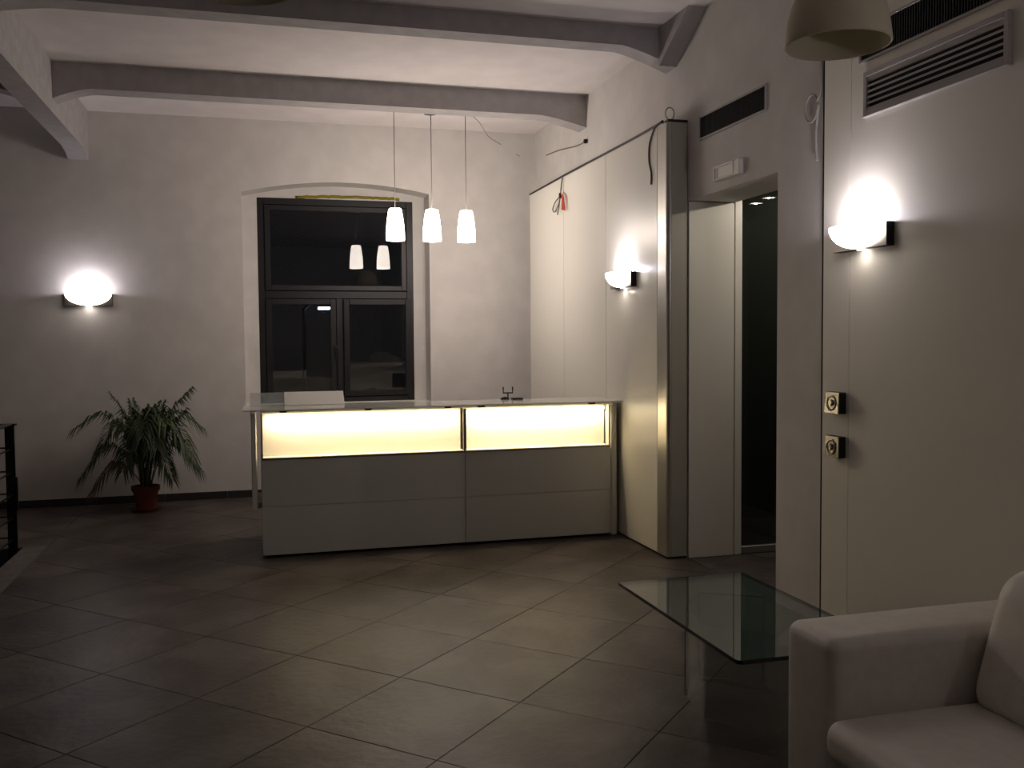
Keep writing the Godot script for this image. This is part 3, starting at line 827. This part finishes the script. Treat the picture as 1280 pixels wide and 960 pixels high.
# ------------------------------------------------------------------ plant
func frond(parent: Node3D, pts: Array, len_leaf: float, n: int, m: Material, droop := 0.35) -> void:
	var line := spline(pts, 8)
	var st := begin()
	add_tube(st, line, 0.0055, 5, 0.0015)
	var cum := [0.0]
	for i in range(1, line.size()):
		cum.append(cum[-1] + line[i].distance_to(line[i - 1]))
	for k in n:
		var t := lerpf(0.30, 0.985, float(k) / (n - 1))
		var want: float = cum[-1] * t
		var i := 1
		while i < line.size() - 1 and cum[i] < want:
			i += 1
		var p: Vector3 = line[i - 1].lerp(line[i], clampf((want - cum[i - 1]) / maxf(cum[i] - cum[i - 1], 0.0001), 0, 1))
		var dir: Vector3 = (line[i] - line[i - 1]).normalized()
		var side := dir.cross(Vector3.UP)
		if side.length() < 0.2:
			side = dir.cross(Vector3.BACK)
		side = side.normalized()
		var up := side.cross(dir).normalized()
		var u := (t - 0.30) / 0.70
		var ll := len_leaf * (0.55 + 0.75 * sin(PI * clampf(u * 0.85 + 0.12, 0, 1))) * rng.randf_range(0.85, 1.1)
		for s: float in [-1.0, 1.0]:
			var out := (side * s * (1.0 - 0.45 * u) + dir * (0.42 + 0.5 * u) + up * 0.10 + Vector3(rng.randf_range(-0.1, 0.1), 0, rng.randf_range(-0.1, 0.1))).normalized()
			var mid := p + out * ll * 0.45
			var tip := p + out * ll * 0.9 + Vector3.DOWN * ll * droop
			var wv := out.cross(up).normalized() * (0.007 + len_leaf * 0.022)
			var rise := up * 0.004
			for f: float in [1.0, -1.0]:
				var b := mid + wv * f
				st.add_vertex(p); st.add_vertex(b if f > 0 else mid + rise); st.add_vertex(mid + rise if f > 0 else b)
				st.add_vertex(tip); st.add_vertex(mid + rise if f > 0 else b); st.add_vertex(b if f > 0 else mid + rise)
	put("frond", done(st), m, parent)

func build_palm() -> void:
	var at := Vector3(-1.03, 0.0, -9.55)
	var o := thing("potted_palm", "bushy green areca palm in a small terracotta pot by the back wall", "potted plant", at)
	put("saucer", lathe([[0.0, 0.0], [0.11, 0.0], [0.145, 0.022], [0.138, 0.024], [0.105, 0.008], [0.0, 0.008]], 28), M.terracotta, o)
	var pot := put("pot", lathe([[0.0, 0.009], [0.088, 0.009], [0.115, 0.185], [0.128, 0.187], [0.132, 0.232], [0.118, 0.234], [0.112, 0.19], [0.10, 0.185]], 32, false), M.terracotta, o)
	put("soil", lathe([[0.112, 0.196], [0.06, 0.204], [0.0, 0.206]], 20), M.soil, pot)
	# tips of the fronds as seen from the room: [x, y, z, leaflet length]
	var tips := [
		[-0.60, 0.80, 0.05, 0.17], [-0.28, 1.13, 0.10, 0.10], [-0.12, 1.03, -0.12, 0.15], [0.42, 1.13, 0.02, 0.20], [0.18, 1.02, 0.16, 0.17],
		[0.52, 0.78, 0.06, 0.15], [0.50, 0.38, 0.10, 0.17], [0.44, 0.56, 0.22, 0.18], [-0.54, 0.36, 0.08, 0.17], [-0.46, 0.20, 0.12, 0.15],
		[-0.44, 0.55, -0.14, 0.16], [-0.16, 0.42, 0.30, 0.15], [0.22, 0.84, 0.26, 0.19], [0.30, 0.64, -0.18, 0.19], [0.05, 0.96, -0.20, 0.17],
		[0.02, 0.74, 0.34, 0.18], [0.36, 0.92, -0.10, 0.18], [-0.24, 0.78, 0.22, 0.15], [0.26, 0.30, 0.20, 0.12], [0.38, 0.48, -0.08, 0.17], [0.14, 0.62, 0.30, 0.18], [-0.05, 0.88, 0.18, 0.17]]
	for i in tips.size():
		var t: Array = tips[i]
		var tip := Vector3(t[0], t[1], t[2])
		var flat := Vector3(tip.x, 0, tip.z)
		var b := Vector3(rng.randf_range(-0.05, 0.05), 0.20, rng.randf_range(-0.04, 0.04))
		var high := maxf(tip.y * 0.92, minf(tip.y + 0.26, 0.92))
		if tip.y > 0.9:
			high = tip.y * 0.80
		var m1 := b + Vector3(flat.x * 0.16, (high - 0.2) * 0.55, flat.z * 0.16)
		var m2 := Vector3(flat.x * 0.55, high, flat.z * 0.55)
		var mt: Material = M.leaf
		if i % 5 == 2:
			mt = M.leaf_pale
		if i == 9 or i == 8:
			mt = M.leaf_brown if i == 9 else M.leaf
		frond(o, [b, m1, m2, tip], t[3] * 1.28, 26, mt, 0.55)
	for k in 6:
		var a := TAU * k / 6.0
		put("stem", tube(spline([Vector3(0.03 * cos(a), 0.2, 0.03 * sin(a)), Vector3(0.045 * cos(a), 0.4, 0.045 * sin(a)), Vector3(0.09 * cos(a), 0.62, 0.08 * sin(a))], 5), 0.011, 7, 0.005), M.stem, o)

# ------------------------------------------------------------------ furniture
func soft_box(lo: Vector3, hi: Vector3, r: float, puff := 0.0, lean := 0.0, n := 5) -> ArrayMesh:
	# an upholstered block: rounded edges, slightly domed sides, optional lean in x that grows with height
	var st := begin(true)
	var c := (lo + hi) / 2.0
	var h := (hi - lo) / 2.0
	var shape := func(p: Vector3) -> Vector3:      # p on the cube [-1, 1]
		var q := Vector3(p.x * h.x, p.y * h.y, p.z * h.z)
		var core := Vector3(clampf(q.x, -h.x + r, h.x - r), clampf(q.y, -h.y + r, h.y - r), clampf(q.z, -h.z + r, h.z - r))
		var d := q - core
		if d.length() > 0.00001:
			q = core + d.normalized() * r
		var bulge := Vector3((1 - p.y * p.y) * (1 - p.z * p.z) * p.x, (1 - p.x * p.x) * (1 - p.z * p.z) * p.y, (1 - p.x * p.x) * (1 - p.y * p.y) * p.z)
		q += bulge * puff
		q.x += lean * (q.y + h.y)
		return c + q
	var ts := []
	for ax in 3:
		var g := [-1.0]
		var e: float = minf(r / h[ax], 0.9)
		for k in range(1, n):
			g.append(-1.0 + e * k / n)
		for k in 9:
			g.append(lerpf(-1.0 + e, 1.0 - e, k / 8.0))
		for k in range(1, n):
			g.append(1.0 - e + e * k / n)
		g.append(1.0)
		ts.append(g)
	for ax in 3:
		var u := (ax + 1) % 3
		var w := (ax + 2) % 3
		for s in [-1.0, 1.0]:
			for i in ts[u].size() - 1:
				for j in ts[w].size() - 1:
					var v := []
					for q in [[i, j], [i + 1, j], [i + 1, j + 1], [i, j + 1]]:
						var p := Vector3.ZERO
						p[ax] = s; p[u] = ts[u][q[0]]; p[w] = ts[w][q[1]]
						v.append(shape.call(p))
					if s < 0:
						v.reverse()
					quad(st, v[0], v[1], v[2], v[3])
	return done(st)

func build_sofa() -> void:
	var o := thing("sofa", "white leather sofa with thick square arms at the lower right", "sofa")
	put("base", soft_box(Vector3(1.79, 0.07, -2.58), Vector3(2.92, 0.26, -0.72), 0.02), M.leather, o)
	put("arm", soft_box(Vector3(1.765, 0.06, -2.865), Vector3(2.93, 0.625, -2.585), 0.045, 0.006), M.leather, o)
	put("arm", soft_box(Vector3(1.765, 0.06, -0.715), Vector3(2.93, 0.625, -0.435), 0.045, 0.006), M.leather, o)
	for k in 2:
		var z0 := -2.575 + 0.93 * k
		put("seat_cushion", soft_box(Vector3(1.722, 0.255, z0), Vector3(2.34, 0.388, z0 + 0.92), 0.05, 0.014), M.leather, o)
		put("back_cushion", soft_box(Vector3(2.24, 0.36, z0), Vector3(2.62, 0.83, z0 + 0.92), 0.09, 0.02, 0.30), M.leather, o)
	put("back_rest", soft_box(Vector3(2.72, 0.07, -2.58), Vector3(2.95, 0.70, -0.72), 0.04), M.leather, o)
	for x in [1.86, 2.84]:
		for z in [-2.76, -0.54]:
			put("foot", lathe([[0.0, 0.0], [0.022, 0.0], [0.026, 0.065], [0.0, 0.065]], 14, false), M.steel, o).position = Vector3(x, 0, z)

func build_table() -> void:
	var o := thing("glass_coffee_table", "low clear glass coffee table with a chamfered glass base beside the sofa", "coffee table")
	var y := 0.42
	var top := PackedVector2Array([Vector2(1.685, -4.205), Vector2(2.348, -4.205), Vector2(2.348, -3.04), Vector2(1.70, -3.04), Vector2(1.685, -3.055)])
	put("table_top", prism(top, 1, y - 0.014, y), M.table_glass, o)
	# polished dark green edge of the thick glass
	var st := begin()
	for i in top.size():
		var a := top[i]
		var b := top[(i + 1) % top.size()]
		var d := (b - a).normalized()
		var nrm := Vector2(d.y, -d.x) * 0.0035
		add_prism(st, PackedVector2Array([a, b, b + nrm, a + nrm]), 1, y - 0.0145, y + 0.0005)
	put("glass_edge", done(st), M.table_edge, o)
	# base: glass sheets standing in an octagon, with dark ground edges
	var oct := [Vector2(1.80, -3.53), Vector2(1.84, -3.79), Vector2(2.0, -3.99), Vector2(2.25, -3.83), Vector2(2.22, -3.50), Vector2(2.0, -3.30)]
	for i in oct.size():
		var a: Vector2 = oct[i]
		var b: Vector2 = oct[(i + 1) % oct.size()]
		var d := (b - a).normalized()
		var nrm := Vector2(d.y, -d.x) * 0.005
		var g := put("base_sheet", prism(PackedVector2Array([a + d * 0.006 - nrm, b - d * 0.006 - nrm, b - d * 0.006 + nrm, a + d * 0.006 + nrm]), 1, 0.0, y - 0.022), M.base_glass, o)
		if i in [1, 2, 3, 4]:
			put("ground_edge", box(Vector3(a.x - 0.0055, 0.0, a.y - 0.0055), Vector3(a.x + 0.0055, y - 0.0148, a.y + 0.0055), 0.001), M.ground_edge if i in [1, 2] else M.base_edge, g)
		put("ground_edge", prism(PackedVector2Array([a + d * 0.007 - nrm * 0.9, b - d * 0.007 - nrm * 0.9, b - d * 0.007 + nrm * 0.9, a + d * 0.007 + nrm * 0.9]), 1, y - 0.021, y - 0.0148), M.ground_edge if i in [1, 2] else M.base_edge, g)

func build_railing() -> void:
	var o := thing("stair_railing", "dark metal railing with flat post and thin bars at the stair opening", "railing")
	var px := -1.85
	var pz := -8.05
	put("post", box(Vector3(px - 0.034, -0.18, pz - 0.008), Vector3(px + 0.034, 0.965, pz + 0.008), 0.002), M.black_metal, o)
	put("post", box(Vector3(-3.40, -0.18, pz - 0.008), Vector3(-3.33, 0.965, pz + 0.008), 0.002), M.black_metal, o)
	put("post", box(Vector3(px - 0.034, -0.18, -5.5), Vector3(px + 0.034, 0.965, -5.484), 0.002), M.black_metal, o)
	put("post", box(Vector3(px - 0.034, -0.18, -3.3), Vector3(px + 0.034, 0.965, -3.284), 0.002), M.black_metal, o)
	put("joint_bracket", box(Vector3(px + 0.034, 0.30, pz - 0.012), Vector3(px + 0.046, 0.56, pz + 0.012), 0.002), M.black_metal, o)
	put("hand_rail", box(Vector3(-3.42, 0.965, pz - 0.03), Vector3(px + 0.05, 0.978, pz + 0.03), 0.003), M.black_metal, o)
	put("hand_rail", box(Vector3(px - 0.035, 0.965, pz + 0.031), Vector3(px + 0.025, 0.978, -3.25), 0.003), M.black_metal, o)
	for y in [0.79, 0.605, 0.43, 0.25, 0.085]:
		put("bar", tube([Vector3(-3.40, y, pz), Vector3(px - 0.03, y, pz)], 0.007, 8), M.black_metal, o)
		put("bar", tube([Vector3(px, y - 0.012, pz), Vector3(px, y - 0.012, -3.29)], 0.007, 8), M.black_metal, o)

# ------------------------------------------------------------------
func _ready() -> void:
	rng.seed = 7
	var cam := Camera3D.new()
	cam.name = "camera"
	cam.position = Vector3(0, 1.6, 0)
	cam.rotation = Vector3(-0.0470063, -0.267802, -0.00783947)
	cam.fov = 44.5384
	cam.near = 0.05
	cam.far = 100.0
	add_child(cam)
	cam.current = true
	var env := Environment.new()
	env.background_mode = Environment.BG_SKY
	var sky := Sky.new()
	var sm := ProceduralSkyMaterial.new()
	sm.sky_top_color = Color(0.03, 0.033, 0.045)
	sm.sky_horizon_color = Color(0.06, 0.06, 0.066)
	sm.ground_bottom_color = Color(0.03, 0.03, 0.03)
	sm.ground_horizon_color = Color(0.06, 0.06, 0.066)
	sky.sky_material = sm
	env.sky = sky
	env.tonemap_mode = Environment.TONE_MAPPER_LINEAR
	env.tonemap_exposure = 1.0
	env.sdfgi_enabled = true
	env.ssao_enabled = true
	env.ssil_enabled = true
	var we := WorldEnvironment.new()
	we.name = "world_environment"
	we.environment = env
	add_child(we)
	make_materials()
	build_floor()
	build_walls()
	build_beams()
	build_window()
	build_lift()
	build_cladding()
	build_counter()
	build_pendants()
	build_sconce(Vector3(-1.553, 1.963, BZ), 0.0, "glowing half-bowl wall lamp on the back wall left of the window")
	build_sconce(Vector3(PX, 2.006, -6.985), -PI / 2, "glowing half-bowl wall lamp on the white cladding above the counter's right end")
	build_sconce(Vector3(WX - 0.012, 2.044, -4.142), -PI / 2, "glowing half-bowl wall lamp on the right wall below the slotted vent")
	build_sconce(Vector3(WX - 0.012, 2.044, -1.10), -PI / 2, "half-bowl wall lamp on the right wall, the one above the sofa")
	build_dome(Vector3(2.05, 2.65, -3.0), "unlit cream dome pendant lamp hanging in front of the right wall vents")
	build_dome(Vector3(-0.034, 2.642, -2.893), "unlit cream dome pendant peeking in at the photo's top edge, left half")
	build_sofa()
	build_table()
	build_vents()
	build_controls()
	build_railing()
	build_palm()
	build_cables()
